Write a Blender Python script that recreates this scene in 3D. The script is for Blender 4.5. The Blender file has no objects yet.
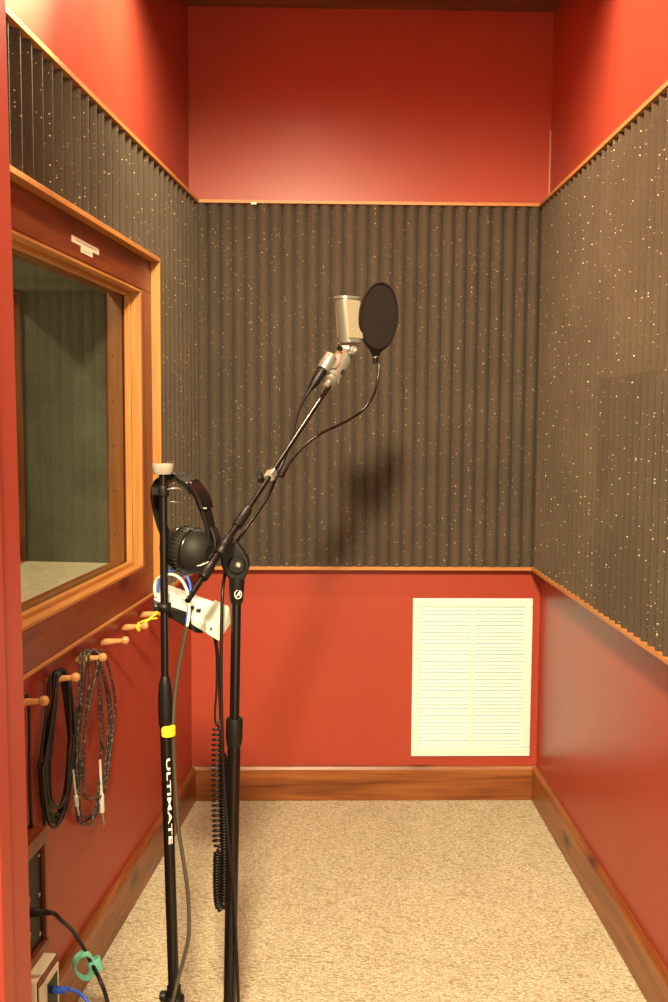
import bpy, bmesh, math, random
from mathutils import Vector, Matrix
random.seed(7)
V = Vector
sc = bpy.context.scene
col = sc.collection

# ------------------------------------------------------------------ camera
F = 990.0
CH = 1.293
down = V((-78 / F, -(12655 - 501) / F, -1.0)).normalized()
up = -down
yc = V((0, 0, -1)); yc = (yc - yc.dot(up) * up).normalized()
xc = yc.cross(up)
R3 = Matrix((xc, yc, up))                  # camera axes -> world
CAM = V((0, 0, CH))
cd = bpy.data.cameras.new('camera'); cam = bpy.data.objects.new('camera', cd); col.objects.link(cam)
cam.matrix_world = Matrix.Translation(CAM) @ R3.to_4x4()
cd.sensor_fit = 'VERTICAL'; cd.sensor_height = 36.0; cd.lens = 36.0 * F / 1002.0
cd.clip_start = 0.02
sc.camera = cam

def ray(px, py): return R3 @ V(((px - 334) / F, -(py - 501) / F, -1.0))
def at(px, py, y):
    r = ray(px, py); return CAM + r * (y / r.y)

# ------------------------------------------------------------------ room frames
class Frame:
    """o = floor corner, u = along wall, n = inward normal"""
    def __init__(s, o, u, n): s.o, s.u, s.n = V(o), V(u).normalized(), V(n).normalized()
    def __call__(s, u, z, off=0.0): return s.o + s.u * u + s.n * off + V((0, 0, z))
    def px(s, px, py, off=0.0):
        r = ray(px, py); t = (s.o + s.n * off - CAM).dot(s.n) / r.dot(s.n); return CAM + r * t
    def rot(s): return Matrix((s.u, s.n, V((0, 0, 1)))).transposed()
CL = V((-0.4784, 3.2885, 0)); CR = V((0.7002, 3.3168, 0))
uB = (CR - CL).normalized(); nB = V((uB.y, -uB.x, 0))
uL = V((-0.087, -1, 0)).normalized(); nL = V((-uL.y, uL.x, 0))
uR = V((0.021, -1, 0)).normalized(); nR = V((uR.y, -uR.x, 0))
FB, FL, FR = Frame(CL, uB, nB), Frame(CL, uL, nL), Frame(CR, uR, nR)
WB = (CR - CL).length
T = 0.038                                   # how far the foam stands proud of the wall
ZC = 2.612

# ------------------------------------------------------------------ mesh builder
class MB:
    def __init__(s): s.v = []; s.f = []; s.sm = []
    def add(s, vs, fs, smooth=False):
        b = len(s.v); s.v += [V(p) for p in vs]
        for f in fs: s.f.append([b + i for i in f]); s.sm.append(smooth)
        return s
    def hexa(s, p):      # 8 corners: bottom ring 0-3, top ring 4-7
        return s.add(p, [(0, 3, 2, 1), (4, 5, 6, 7), (0, 1, 5, 4), (1, 2, 6, 5), (2, 3, 7, 6), (3, 0, 4, 7)])
    def fbox(s, fr, u0, u1, z0, z1, o0, o1):
        return s.hexa([fr(u0, z0, o0), fr(u1, z0, o0), fr(u1, z0, o1), fr(u0, z0, o1),
                       fr(u0, z1, o0), fr(u1, z1, o0), fr(u1, z1, o1), fr(u0, z1, o1)])
    def box(s, c, sx, sy, sz, ax=None):
        c = V(c); ax = ax or (V((1, 0, 0)), V((0, 1, 0)), V((0, 0, 1)))
        p = []
        for k in (-1, 1):
            for i, j in ((-1, -1), (1, -1), (1, 1), (-1, 1)):
                p.append(c + ax[0] * (i * sx / 2) + ax[1] * (j * sy / 2) + ax[2] * (k * sz / 2))
        return s.hexa(p)
    def prism(s, pts, d):
        pts = [V(p) for p in pts]; d = V(d); n = len(pts)
        fs = [tuple(range(n))[::-1], tuple(range(n, 2 * n))]
        for i in range(n): fs.append((i, (i + 1) % n, n + (i + 1) % n, n + i))
        return s.add(pts + [p + d for p in pts], fs)
    def tube(s, pts, r, n=10, closed=False, cap=True):
        pts = [V(p) for p in pts]; m = len(pts)
        rs = r if isinstance(r, (list, tuple)) else [r] * m
        tg = []
        for i in range(m):
            if closed: t = pts[(i + 1) % m] - pts[i - 1]
            else: t = pts[min(i + 1, m - 1)] - pts[max(i - 1, 0)]
            tg.append(t.normalized() if t.length > 1e-9 else V((0, 0, 1)))
        a = tg[0].orthogonal().normalized(); vs = []
        for i in range(m):
            a = (a - tg[i] * a.dot(tg[i]))
            a = a.normalized() if a.length > 1e-6 else tg[i].orthogonal().normalized()
            b = tg[i].cross(a)
            for k in range(n):
                th = 2 * math.pi * k / n
                vs.append(pts[i] + (a * math.cos(th) + b * math.sin(th)) * rs[i])
        fs = []
        for i in range(m if closed else m - 1):
            j = (i + 1) % m
            for k in range(n):
                fs.append((i * n + k, i * n + (k + 1) % n, j * n + (k + 1) % n, j * n + k))
        s.add(vs, fs, True)
        if cap and not closed:
            b = len(s.v) - m * n
            s.f.append([b + k for k in range(n)][::-1]); s.sm.append(False)
            s.f.append([b + (m - 1) * n + k for k in range(n)]); s.sm.append(False)
        return s
    def lathe(s, prof, o, ax, n=24, smooth=True):
        """prof = [(r, h)...] along ax from o; rings are duplicated at sharp steps by the caller"""
        o = V(o); ax = V(ax).normalized(); a = ax.orthogonal().normalized(); b = ax.cross(a); vs = []
        for r, h in prof:
            for k in range(n):
                th = 2 * math.pi * k / n
                vs.append(o + ax * h + (a * math.cos(th) + b * math.sin(th)) * max(r, 1e-5))
        fs = [(i * n + k, i * n + (k + 1) % n, (i + 1) * n + (k + 1) % n, (i + 1) * n + k)
              for i in range(len(prof) - 1) for k in range(n)]
        return s.add(vs, fs + [tuple(range(n))[::-1], tuple(range((len(prof) - 1) * n, len(prof) * n))], smooth)
    def ball(s, c, r, n=14, sc_=(1, 1, 1)):
        c = V(c); vs = []; m = n // 2
        for i in range(1, m):
            ph = math.pi * i / m
            for k in range(n):
                th = 2 * math.pi * k / n
                vs.append(c + V((r * sc_[0] * math.sin(ph) * math.cos(th), r * sc_[1] * math.sin(ph) * math.sin(th), r * sc_[2] * math.cos(ph))))
        fs = [(i * n + k, (i + 1) * n + k, (i + 1) * n + (k + 1) % n, i * n + (k + 1) % n) for i in range(m - 2) for k in range(n)]
        vs += [c + V((0, 0, r * sc_[2])), c - V((0, 0, r * sc_[2]))]; t = len(vs) - 2
        for k in range(n):
            fs.append((k, (k + 1) % n, t)); fs.append(((m - 2) * n + (k + 1) % n, (m - 2) * n + k, t + 1))
        return s.add(vs, fs, True)
    def build(s, name, mat, parent=None, bevel=0.0, seg=2, origin=None):
        org = V(origin) if origin is not None else (world_loc(parent) if parent is not None else None)
        if org is None:
            xs = [p.x for p in s.v]; ys = [p.y for p in s.v]; zs = [p.z for p in s.v]
            org = V(((min(xs) + max(xs)) / 2, (min(ys) + max(ys)) / 2, min(zs)))
        me = bpy.data.meshes.new(name)
        me.from_pydata([tuple(p - org) for p in s.v], [], s.f)
        me.polygons.foreach_set('use_smooth', s.sm)
        me.validate()
        bm = bmesh.new(); bm.from_mesh(me); bmesh.ops.recalc_face_normals(bm, faces=bm.faces); bm.to_mesh(me); bm.free()
        me.materials.append(mat)
        o = bpy.data.objects.new(name, me); col.objects.link(o)
        if parent is not None:
            o.parent = parent; o.location = org - world_loc(parent)
        else: o.location = org
        if bevel:
            md = o.modifiers.new('bevel', 'BEVEL'); md.width = bevel; md.segments = seg; md.limit_method = 'ANGLE'
        if any(s.sm) and not all(s.sm): pass
        if all(s.sm):
            md = o.modifiers.new('edges', 'EDGE_SPLIT'); md.split_angle = math.radians(38)
        return o
def world_loc(o):
    p = V(o.location)
    while o.parent is not None: o = o.parent; p = p + V(o.location)
    return p
def tag(o, label=None, cat=None, group=None, kind=None):
    if label: o['label'] = label
    if cat: o['category'] = cat
    if group: o['group'] = group
    if kind: o['kind'] = kind
    return o
def empty(name, loc, label, cat, group=None):
    o = bpy.data.objects.new(name, None); o.empty_display_size = 0.03; col.objects.link(o); o.location = V(loc)
    return tag(o, label, cat, group)
def spline(pts, n=8, closed=False):
    pts = [V(p) for p in pts]; m = len(pts); out = []
    rng = range(m) if closed else range(m - 1)
    for i in rng:
        if closed: p0, p1, p2, p3 = pts[i - 1], pts[i], pts[(i + 1) % m], pts[(i + 2) % m]
        else: p0, p1, p2, p3 = pts[max(i - 1, 0)], pts[i], pts[i + 1], pts[min(i + 2, m - 1)]
        for k in range(n):
            t = k / n
            out.append(0.5 * ((2 * p1) + (p2 - p0) * t + (2 * p0 - 5 * p1 + 4 * p2 - p3) * t * t + (3 * p1 - p0 - 3 * p2 + p3) * t ** 3))
    if not closed: out.append(pts[-1])
    return out
def ss(prof):            # profile of (r,h) as given
    return prof

# ------------------------------------------------------------------ materials
class NT:
    def __init__(s, name):
        s.m = bpy.data.materials.new(name); s.m.use_nodes = True; s.t = s.m.node_tree; s.N = s.t.nodes; s.b = s.N['Principled BSDF']
    def node(s, k, **kw):
        n = s.N.new(k)
        for a, b in kw.items():
            if a.startswith('i_'):
                key = a[2:].replace('_', ' ')
                n.inputs[key].default_value = b
            else: setattr(n, a, b)
        return n
    def link(s, a, b): s.t.links.new(a, b)
    def coords(s, scale=(1, 1, 1), rot=(0, 0, 0)):
        c = s.node('ShaderNodeTexCoord'); m = s.node('ShaderNodeMapping')
        m.inputs['Scale'].default_value = scale; m.inputs['Rotation'].default_value = rot
        s.link(c.outputs['Object'], m.inputs['Vector']); return m.outputs['Vector']
    def ramp(s, fac, stops, interp='LINEAR'):
        r = s.node('ShaderNodeValToRGB'); r.color_ramp.interpolation = interp
        e = r.color_ramp.elements
        while len(e) < len(stops): e.new(0.5)
        for i, (p, c) in enumerate(stops):
            e[i].position = p; e[i].color = (*c, 1) if len(c) == 3 else c
        s.link(fac, r.inputs['Fac']); return r.outputs['Color']
    def bump(s, h, strength, dist):
        b = s.node('ShaderNodeBump'); b.inputs['Strength'].default_value = strength; b.inputs['Distance'].default_value = dist
        s.link(h, b.inputs['Height']); s.link(b.outputs['Normal'], s.b.inputs['Normal']); return b
def plain(name, c, rough=0.5, metal=0.0, spec=0.5, noise=0.0):
    t = NT(name); t.b.inputs['Base Color'].default_value = (*c, 1)
    t.b.inputs['Roughness'].default_value = rough; t.b.inputs['Metallic'].default_value = metal
    t.b.inputs['Specular IOR Level'].default_value = spec
    if noise:
        n = t.node('ShaderNodeTexNoise', i_Scale=60.0, i_Detail=4.0)
        t.link(t.coords(), n.inputs['Vector'])
        a = tuple(x * (1 - noise) for x in c); b = tuple(min(1, x * (1 + noise)) for x in c)
        t.link(t.ramp(n.outputs['Fac'], [(0.3, a), (0.7, b)]), t.b.inputs['Base Color'])
    return t.m
def paint(name, c, rough=0.3):
    t = NT(name); t.b.inputs['Roughness'].default_value = rough; t.b.inputs['Specular IOR Level'].default_value = 0.27
    n = t.node('ShaderNodeTexNoise', i_Scale=2.5, i_Detail=3.0); t.link(t.coords(), n.inputs['Vector'])
    t.link(t.ramp(n.outputs['Fac'], [(0.3, tuple(x * 0.94 for x in c)), (0.7, tuple(x * 1.05 for x in c))]), t.b.inputs['Base Color'])
    n2 = t.node('ShaderNodeTexNoise', i_Scale=260.0, i_Detail=2.0); t.link(t.coords(), n2.inputs['Vector'])
    t.bump(n2.outputs['Fac'], 0.12, 0.001)
    return t.m
def wood(name, dark, mid, light, axis, rough=0.35, knots=True, sc_=1.0):
    """grain runs along the given local axis (0,1,2)"""
    t = NT(name); t.b.inputs['Roughness'].default_value = rough
    s1 = [22.0 * sc_] * 3; s1[axis] = 1.3 * sc_
    n = t.node('ShaderNodeTexNoise', i_Scale=1.0, i_Detail=5.0, i_Distortion=0.6); t.link(t.coords(tuple(s1)), n.inputs['Vector'])
    s2 = [120.0] * 3; s2[axis] = 4.0
    n2 = t.node('ShaderNodeTexNoise', i_Scale=1.0, i_Detail=3.0); t.link(t.coords(tuple(s2)), n2.inputs['Vector'])
    mx = t.node('ShaderNodeMix', data_type='FLOAT'); mx.inputs[0].default_value = 0.35
    t.link(n.outputs['Fac'], mx.inputs[2]); t.link(n2.outputs['Fac'], mx.inputs[3])
    c = t.ramp(mx.outputs[0], [(0.33, dark), (0.5, mid), (0.66, light)])
    if knots:
        s3 = [7.0] * 3; s3[axis] = 3.2
        v = t.node('ShaderNodeTexVoronoi', i_Scale=1.0); t.link(t.coords(tuple(s3)), v.inputs['Vector'])
        k = t.ramp(v.outputs['Distance'], [(0.06, (1, 1, 1)), (0.2, (0, 0, 0))])
        m2 = t.node('ShaderNodeMix', data_type='RGBA'); t.link(k, m2.inputs[0]); t.link(c, m2.inputs[6])
        m2.inputs[7].default_value = (dark[0] * 0.35, dark[1] * 0.3, dark[2] * 0.3, 1)
        c = m2.outputs[2]
    t.link(c, t.b.inputs['Base Color'])
    t.bump(n2.outputs['Fac'], 0.15, 0.001)
    return t.m
def foam(name, c, fleck=(0.75, 0.66, 0.42)):
    t = NT(name); t.b.inputs['Roughness'].default_value = 0.95; t.b.inputs['Specular IOR Level'].default_value = 0.15
    t.b.inputs['Sheen Weight'].default_value = 0.06; t.b.inputs['Sheen Roughness'].default_value = 0.6
    v = t.node('ShaderNodeTexVoronoi', i_Scale=120.0); t.link(t.coords(), v.inputs['Vector'])
    big = t.node('ShaderNodeTexNoise', i_Scale=5.0, i_Detail=3.0); t.link(t.coords(), big.inputs['Vector'])
    sep = t.node('ShaderNodeSeparateColor'); t.link(v.outputs['Color'], sep.inputs[0])
    # radius of a fleck depends on the cell's random number: most cells have none
    rr = t.node('ShaderNodeMapRange'); t.link(sep.outputs[0], rr.inputs['Value'])
    rr.inputs['From Min'].default_value = 0.50; rr.inputs['From Max'].default_value = 1.0
    rr.inputs['To Min'].default_value = 0.0; rr.inputs['To Max'].default_value = 0.22
    lt = t.node('ShaderNodeMath', operation='LESS_THAN'); t.link(v.outputs['Distance'], lt.inputs[0]); t.link(rr.outputs[0], lt.inputs[1])
    base = t.ramp(big.outputs['Fac'], [(0.3, tuple(x * 0.88 for x in c)), (0.7, tuple(x * 1.12 for x in c))])
    fine = t.node('ShaderNodeTexNoise', i_Scale=420.0, i_Detail=2.0); t.link(t.coords(), fine.inputs['Vector'])
    fm = t.node('ShaderNodeMix', data_type='RGBA', blend_type='MULTIPLY'); fm.inputs[0].default_value = 0.6
    t.link(base, fm.inputs[6]); t.link(t.ramp(fine.outputs['Fac'], [(0.35, (0.7, 0.7, 0.7)), (0.65, (1.25, 1.2, 1.15))]), fm.inputs[7])
    m = t.node('ShaderNodeMix', data_type='RGBA'); t.link(lt.outputs[0], m.inputs[0]); t.link(fm.outputs[2], m.inputs[6])
    fl = t.ramp(sep.outputs[1], [(0.0, tuple(x * 0.35 for x in fleck)), (1.0, fleck)]); t.link(fl, m.inputs[7])
    t.link(m.outputs[2], t.b.inputs['Base Color'])
    t.bump(fine.outputs['Fac'], 0.4, 0.002)
    return t.m
def carpet(name):
    t = NT(name); t.b.inputs['Roughness'].default_value = 0.95; t.b.inputs['Specular IOR Level'].default_value = 0.1
    c = t.coords((1.0, 1.7, 1.0))
    v = t.node('ShaderNodeTexVoronoi', i_Scale=130.0, i_Randomness=0.7); t.link(c, v.inputs['Vector'])
    sep = t.node('ShaderNodeSeparateColor'); t.link(v.outputs['Color'], sep.inputs[0])
    n = t.node('ShaderNodeTexNoise', i_Scale=9.0, i_Detail=3.0); t.link(t.coords(), n.inputs['Vector'])
    a = t.ramp(sep.outputs[0], [(0.0, (0.42, 0.37, 0.255)), (0.12, (0.58, 0.53, 0.385)), (0.6, (0.67, 0.63, 0.475)), (1.0, (0.73, 0.70, 0.54))])
    edge = t.ramp(v.outputs['Distance'], [(0.25, (1, 1, 1)), (0.75, (0.58, 0.51, 0.40))])
    m = t.node('ShaderNodeMix', data_type='RGBA', blend_type='MULTIPLY'); m.inputs[0].default_value = 0.85
    t.link(a, m.inputs[6]); t.link(edge, m.inputs[7])
    m2 = t.node('ShaderNodeMix', data_type='RGBA', blend_type='MULTIPLY'); m2.inputs[0].default_value = 1.0
    t.link(m.outputs[2], m2.inputs[6]); t.link(t.ramp(n.outputs['Fac'], [(0.35, (0.93, 0.92, 0.9)), (0.65, (1, 1, 1))]), m2.inputs[7])
    t.link(m2.outputs[2], t.b.inputs['Base Color'])
    inv = t.node('ShaderNodeMath', operation='SUBTRACT'); inv.inputs[0].default_value = 1.0; t.link(v.outputs['Distance'], inv.inputs[1])
    t.bump(inv.outputs[0], 0.7, 0.006)
    return t.m

M = {}
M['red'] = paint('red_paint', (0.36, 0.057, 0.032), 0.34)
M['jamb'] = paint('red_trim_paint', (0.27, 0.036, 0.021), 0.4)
M['carpet'] = carpet('berber_carpet')
M['foam'] = foam('charcoal_foam', (0.078, 0.060, 0.041))
M['foam_new'] = foam('darker_charcoal_foam', (0.062, 0.048, 0.033))
W1 = ((0.11, 0.026, 0.006), (0.245, 0.075, 0.017), (0.35, 0.125, 0.032))
W2 = ((0.09, 0.016, 0.005), (0.17, 0.032, 0.009), (0.24, 0.055, 0.015))
M['wood_x'] = wood('stained_pine_x', *W1, 0)
M['wood_y'] = wood('stained_pine_y', *W1, 1)
M['wood_z'] = wood('stained_pine_z', *W1, 2)
M['dark_y'] = wood('dark_stained_pine_y', *W2, 1)
M['dark_z'] = wood('dark_stained_pine_z', *W2, 2)
M['lath_x'] = wood('lath_x', (0.36, 0.13, 0.03), (0.48, 0.20, 0.05), (0.58, 0.27, 0.08), 0, 0.45, False)
M['lath_y'] = wood('lath_y', (0.36, 0.13, 0.03), (0.48, 0.20, 0.05), (0.58, 0.27, 0.08), 1, 0.45, False)
M['lath_z'] = wood('lath_z', (0.32, 0.13, 0.027), (0.43, 0.195, 0.045), (0.52, 0.26, 0.065), 2, 0.45, False)
M['peg'] = wood('peg_wood', (0.42, 0.17, 0.05), (0.60, 0.29, 0.10), (0.70, 0.38, 0.15), 1, 0.35, False, 3.0)
M['ceiling'] = wood('ceiling_board', (0.10, 0.035, 0.014), (0.16, 0.06, 0.025), (0.22, 0.09, 0.035), 0, 0.5, True)
M['white'] = plain('white_enamel', (0.60, 0.80, 0.76), 0.4)
M['black'] = plain('black_powdercoat', (0.005, 0.004, 0.0035), 0.26, 0.0, 0.45)
M['blackmatte'] = plain('black_plastic', (0.006, 0.005, 0.004), 0.45, 0.0, 0.3)
M['rubber'] = plain('black_rubber_cable', (0.008, 0.006, 0.005), 0.4, 0.0, 0.35)
M['greycable'] = plain('grey_cable', (0.055, 0.045, 0.030), 0.45)
M['chrome'] = plain('satin_nickel', (0.45, 0.43, 0.37), 0.3, 0.7)
M['silver'] = plain('silver_body', (0.42, 0.41, 0.35), 0.30, 0.7)
M['cream'] = plain('cream_plastic', (0.50, 0.54, 0.44), 0.45)
M['capgrey'] = plain('grey_cap', (0.26, 0.235, 0.19), 0.8, noise=0.15)
M['cupblack'] = plain('black_cup_shell', (0.010, 0.009, 0.007), 0.6, 0.0, 0.3)
M['hoop'] = plain('dark_brown_hoop', (0.012, 0.008, 0.006), 0.85, 0.0, 0.15)
M['ivory'] = plain('ivory_plastic', (0.80, 0.74, 0.52), 0.5)
M['yellow'] = plain('yellow_tape', (0.85, 0.66, 0.02), 0.5)
M['blue'] = plain('blue_cable', (0.03, 0.13, 0.72), 0.4)
M['whitecable'] = plain('white_cable', (0.66, 0.70, 0.60), 0.4)
M['teal'] = plain('teal_velcro', (0.16, 0.50, 0.36), 0.8, noise=0.25)
M['print'] = plain('white_lettering', (0.85, 0.84, 0.74), 0.5)
M['pad'] = plain('black_leatherette', (0.012, 0.014, 0.009), 0.42, 0.0, 0.4)
M['sticker'] = plain('cream_sticker', (0.74, 0.62, 0.46), 0.5)
M['caulk'] = plain('pale_caulk', (0.62, 0.30, 0.18), 0.6)
M['liner'] = plain('cream_felt', (0.66, 0.62, 0.46), 0.95, noise=0.12)
M['graycoil'] = plain('black_coiled_cord', (0.005, 0.004, 0.004), 0.4, 0.0, 0.3)
def fabric():
    t = NT('grey_green_fabric'); t.b.inputs['Roughness'].default_value = 0.95; t.b.inputs['Specular IOR Level'].default_value = 0.1
    n = t.node('ShaderNodeTexNoise', i_Scale=300.0, i_Detail=2.0); t.link(t.coords(), n.inputs['Vector'])
    n2 = t.node('ShaderNodeTexNoise', i_Scale=6.0, i_Detail=3.0); t.link(t.coords(), n2.inputs['Vector'])
    mx = t.node('ShaderNodeMix', data_type='FLOAT'); mx.inputs[0].default_value = 0.5
    t.link(n.outputs['Fac'], mx.inputs[2]); t.link(n2.outputs['Fac'], mx.inputs[3])
    t.link(t.ramp(mx.outputs[0], [(0.35, (0.11, 0.11, 0.080)), (0.65, (0.20, 0.20, 0.145))]), t.b.inputs['Base Color'])
    t.bump(n.outputs['Fac'], 0.4, 0.002); return t.m
M['fabric'] = fabric()
def braid():
    t = NT('braided_cable_sleeve'); t.b.inputs['Roughness'].default_value = 0.6
    v = t.node('ShaderNodeTexVoronoi', i_Scale=280.0); t.link(t.coords(), v.inputs['Vector'])
    sep = t.node('ShaderNodeSeparateColor'); t.link(v.outputs['Color'], sep.inputs[0])
    t.link(t.ramp(sep.outputs[0], [(0.0, (0.015, 0.012, 0.010)), (0.68, (0.03, 0.022, 0.018)), (0.78, (0.16, 0.12, 0.085))]), t.b.inputs['Base Color'])
    return t.m
M['braid'] = braid()
def mesh_mat():          # woven nylon of the pop filter: partly see-through
    t = NT('black_nylon_mesh'); t.b.inputs['Base Color'].default_value = (0.02, 0.013, 0.010, 1); t.b.inputs['Roughness'].default_value = 0.8
    t.b.inputs['Alpha'].default_value = 0.86; return t.m
M['nylon'] = mesh_mat()
def grille_mat():
    t = NT('silver_mesh_grille'); t.b.inputs['Metallic'].default_value = 0.35; t.b.inputs['Roughness'].default_value = 0.55
    c = t.coords(); ch = t.node('ShaderNodeTexVoronoi', i_Scale=330.0, i_Randomness=0.2); t.link(c, ch.inputs['Vector'])
    t.link(t.ramp(ch.outputs['Distance'], [(0.2, (0.46, 0.40, 0.28)), (0.6, (0.30, 0.26, 0.17))]), t.b.inputs['Base Color']); return t.m
M['grille'] = grille_mat()
def glass():
    t = NT('clear_glass'); t.N.remove(t.b); o = t.N['Material Output']
    tr = t.node('ShaderNodeBsdfTransparent'); tr.inputs['Color'].default_value = (0.86, 0.88, 0.84, 1)
    gl = t.node('ShaderNodeBsdfGlossy'); gl.inputs['Roughness'].default_value = 0.02
    fr0 = t.node('ShaderNodeFresnel'); fr0.inputs['IOR'].default_value = 1.45
    ge = t.node('ShaderNodeNewGeometry'); iv = t.node('ShaderNodeMath', operation='SUBTRACT'); iv.inputs[0].default_value = 1.0; t.link(ge.outputs['Backfacing'], iv.inputs[1])
    fr = t.node('ShaderNodeMath', operation='MULTIPLY'); t.link(fr0.outputs[0], fr.inputs[0]); t.link(iv.outputs[0], fr.inputs[1])
    mx = t.node('ShaderNodeMixShader'); t.link(fr.outputs[0], mx.inputs[0]); t.link(tr.outputs[0], mx.inputs[1]); t.link(gl.outputs[0], mx.inputs[2])
    t.link(mx.outputs[0], o.inputs['Surface']); return t.m
M['glass'] = glass()

# ------------------------------------------------------------------ the room
def struct(mb, name, mat, parent=None, **k):
    o = mb.build(name, mat, parent, **k)
    if parent is None: o['kind'] = 'structure'
    return o
EL = 3.2                                     # length of the left wall towards the camera and past it
YD = 0.93                                    # inner face of the door wall
uLd = (3.2885 - YD) / abs(uL.y); uRd = (3.3168 - YD) / abs(uR.y)
WT = 0.13
# floor, ceiling
struct(MB().hexa([V((-1.6, -1.6, -.06)), V((1.6, -1.6, -.06)), V((1.6, 3.6, -.06)), V((-1.6, 3.6, -.06)),
                  V((-1.6, -1.6, 0)), V((1.6, -1.6, 0)), V((1.6, 3.6, 0)), V((-1.6, 3.6, 0))]), 'floor', M['carpet'])
YS = 2.56                                    # unseen step to the lower back ceiling, added to cut off lamp light
cb = MB()
cb.hexa([V((-1.3, YS, ZC)), V((1.3, YS, ZC)), V((1.3, 3.6, ZC)), V((-1.3, 3.6, ZC)), V((-1.3, YS, ZC + .32)), V((1.3, YS, ZC + .32)), V((1.3, 3.6, ZC + .32)), V((-1.3, 3.6, ZC + .32))])
cb.hexa([V((-1.6, -1.6, ZC + .24)), V((1.6, -1.6, ZC + .24)), V((1.6, YS, ZC + .24)), V((-1.6, YS, ZC + .24)), V((-1.6, -1.6, ZC + .32)), V((1.6, -1.6, ZC + .32)), V((1.6, YS, ZC + .32)), V((-1.6, YS, ZC + .32))])
cb.hexa([V((-1.0, YS, 2.50)), V((1.0, YS, 2.50)), V((1.0, YS + .05, 2.50)), V((-1.0, YS + .05, 2.50)), V((-1.0, YS, ZC)), V((1.0, YS, ZC)), V((1.0, YS + .05, ZC)), V((-1.0, YS + .05, ZC))])  # unseen drop beam, added to keep the ceiling lamp off the far walls
struct(cb, 'ceiling', M['ceiling'])
H = ZC + .24
struct(MB().fbox(FB, -.2, WB + .2, 0, H, -WT, 0), 'wall_back', M['red'])
# window opening in the left wall
WU0, WU1, WZ0, WZ1 = 0.620, 1.90, 0.890, 1.637
wl = MB()
wl.fbox(FL, 0, WU0, 0, H, -WT, 0); wl.fbox(FL, WU1, uLd, 0, H, -WT, 0)
wl.fbox(FL, WU0, WU1, 0, WZ0, -WT, 0); wl.fbox(FL, WU0, WU1, WZ1, H, -WT, 0)
struct(wl, 'wall_left', M['red'])
struct(MB().fbox(FR, 0, uRd, 0, H, -WT, 0), 'wall_right', M['red'])
# wall with the doorway the camera looks through
XJ = -0.2965
wf = MB()
wf.hexa([V((-1.3, YD - .12, 0)), V((XJ - .02, YD - .12, 0)), V((XJ - .02, YD, 0)), V((-1.3, YD, 0)), V((-1.3, YD - .12, H)), V((XJ - .02, YD - .12, H)), V((XJ - .02, YD, H)), V((-1.3, YD, H))])
wf.hexa([V((.58, YD - .12, 0)), V((1.5, YD - .12, 0)), V((1.5, YD, 0)), V((.58, YD, 0)), V((.58, YD - .12, H)), V((1.5, YD - .12, H)), V((1.5, YD, H)), V((.58, YD, H))])
wf.hexa([V((XJ - .02, YD - .12, 2.43)), V((.58, YD - .12, 2.43)), V((.58, YD, 2.43)), V((XJ - .02, YD, 2.43)), V((XJ - .02, YD - .12, H)), V((.58, YD - .12, H)), V((.58, YD, H)), V((XJ - .02, YD, H))])
struct(wf, 'wall_front', M['red'])
# moulded red door jamb, a strip of which fills the left edge
prof = [(-.14, YD - .135), (0.0, YD - .135), (0.0, YD - .108), (-.006, YD - .103), (-.006, YD - .082), (-.001, YD - .078),
        (-.001, YD - .05), (-.005, YD - .046), (-.005, YD + .012), (-.09, YD + .012), (-.09, YD), (-.02, YD), (-.02, YD - .12), (-.14, YD - .12)]
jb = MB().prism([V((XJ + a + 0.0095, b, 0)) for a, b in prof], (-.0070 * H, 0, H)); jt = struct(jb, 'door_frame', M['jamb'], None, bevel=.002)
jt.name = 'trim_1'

# foam laths: strips of wood along the top and bottom edges of the foam
ZT0, ZT1, ZB0, ZB1 = 1.988, 1.999, 0.797, 0.808
TL = T + .004
n_tr = [2]
def trim(mb, mat, **k):
    o = mb.build('trim_%d' % n_tr[0], mat, None, **k); o['kind'] = 'structure'; n_tr[0] += 1; return o
for z0, z1 in ((ZT0, ZT1), (ZB0, ZB1)):
    trim(MB().fbox(FB, 0.0, WB, z0, z1, 0, TL), M['lath_x'], bevel=.001)
    trim(MB().fbox(FL, TL, uLd if z0 > 1 else .527, z0, z1, 0, TL), M['lath_y'], bevel=.001)
    trim(MB().fbox(FR, TL, uRd, z0, z1, 0, TL), M['lath_y'], bevel=.001)
trim(MB().fbox(FL, .527, uLd, ZB0 + .004, ZB1, 0, .023), M['lath_y'], bevel=.001)
# corner caulk scar, upper right
trim(MB().fbox(FB, WB - .004, WB, 2.0, 2.24, 0, .003), M['caulk'])
def baseboard(fr, u0, u1, name, mat):
    mb = MB()
    pr = [(0, 0), (.018, 0), (.018, .108), (.012, .118), (0, .118)]
    mb.prism([fr(u0, z, o) for o, z in pr], fr.u * (u1 - u0))
    struct(mb, name, mat, bevel=.0015)
baseboard(FB, 0, WB, 'baseboard_back', M['wood_x'])
baseboard(FL, .018, uLd, 'baseboard_left', M['wood_y'])
baseboard(FR, .018, uRd, 'baseboard_right', M['wood_y'])

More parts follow.
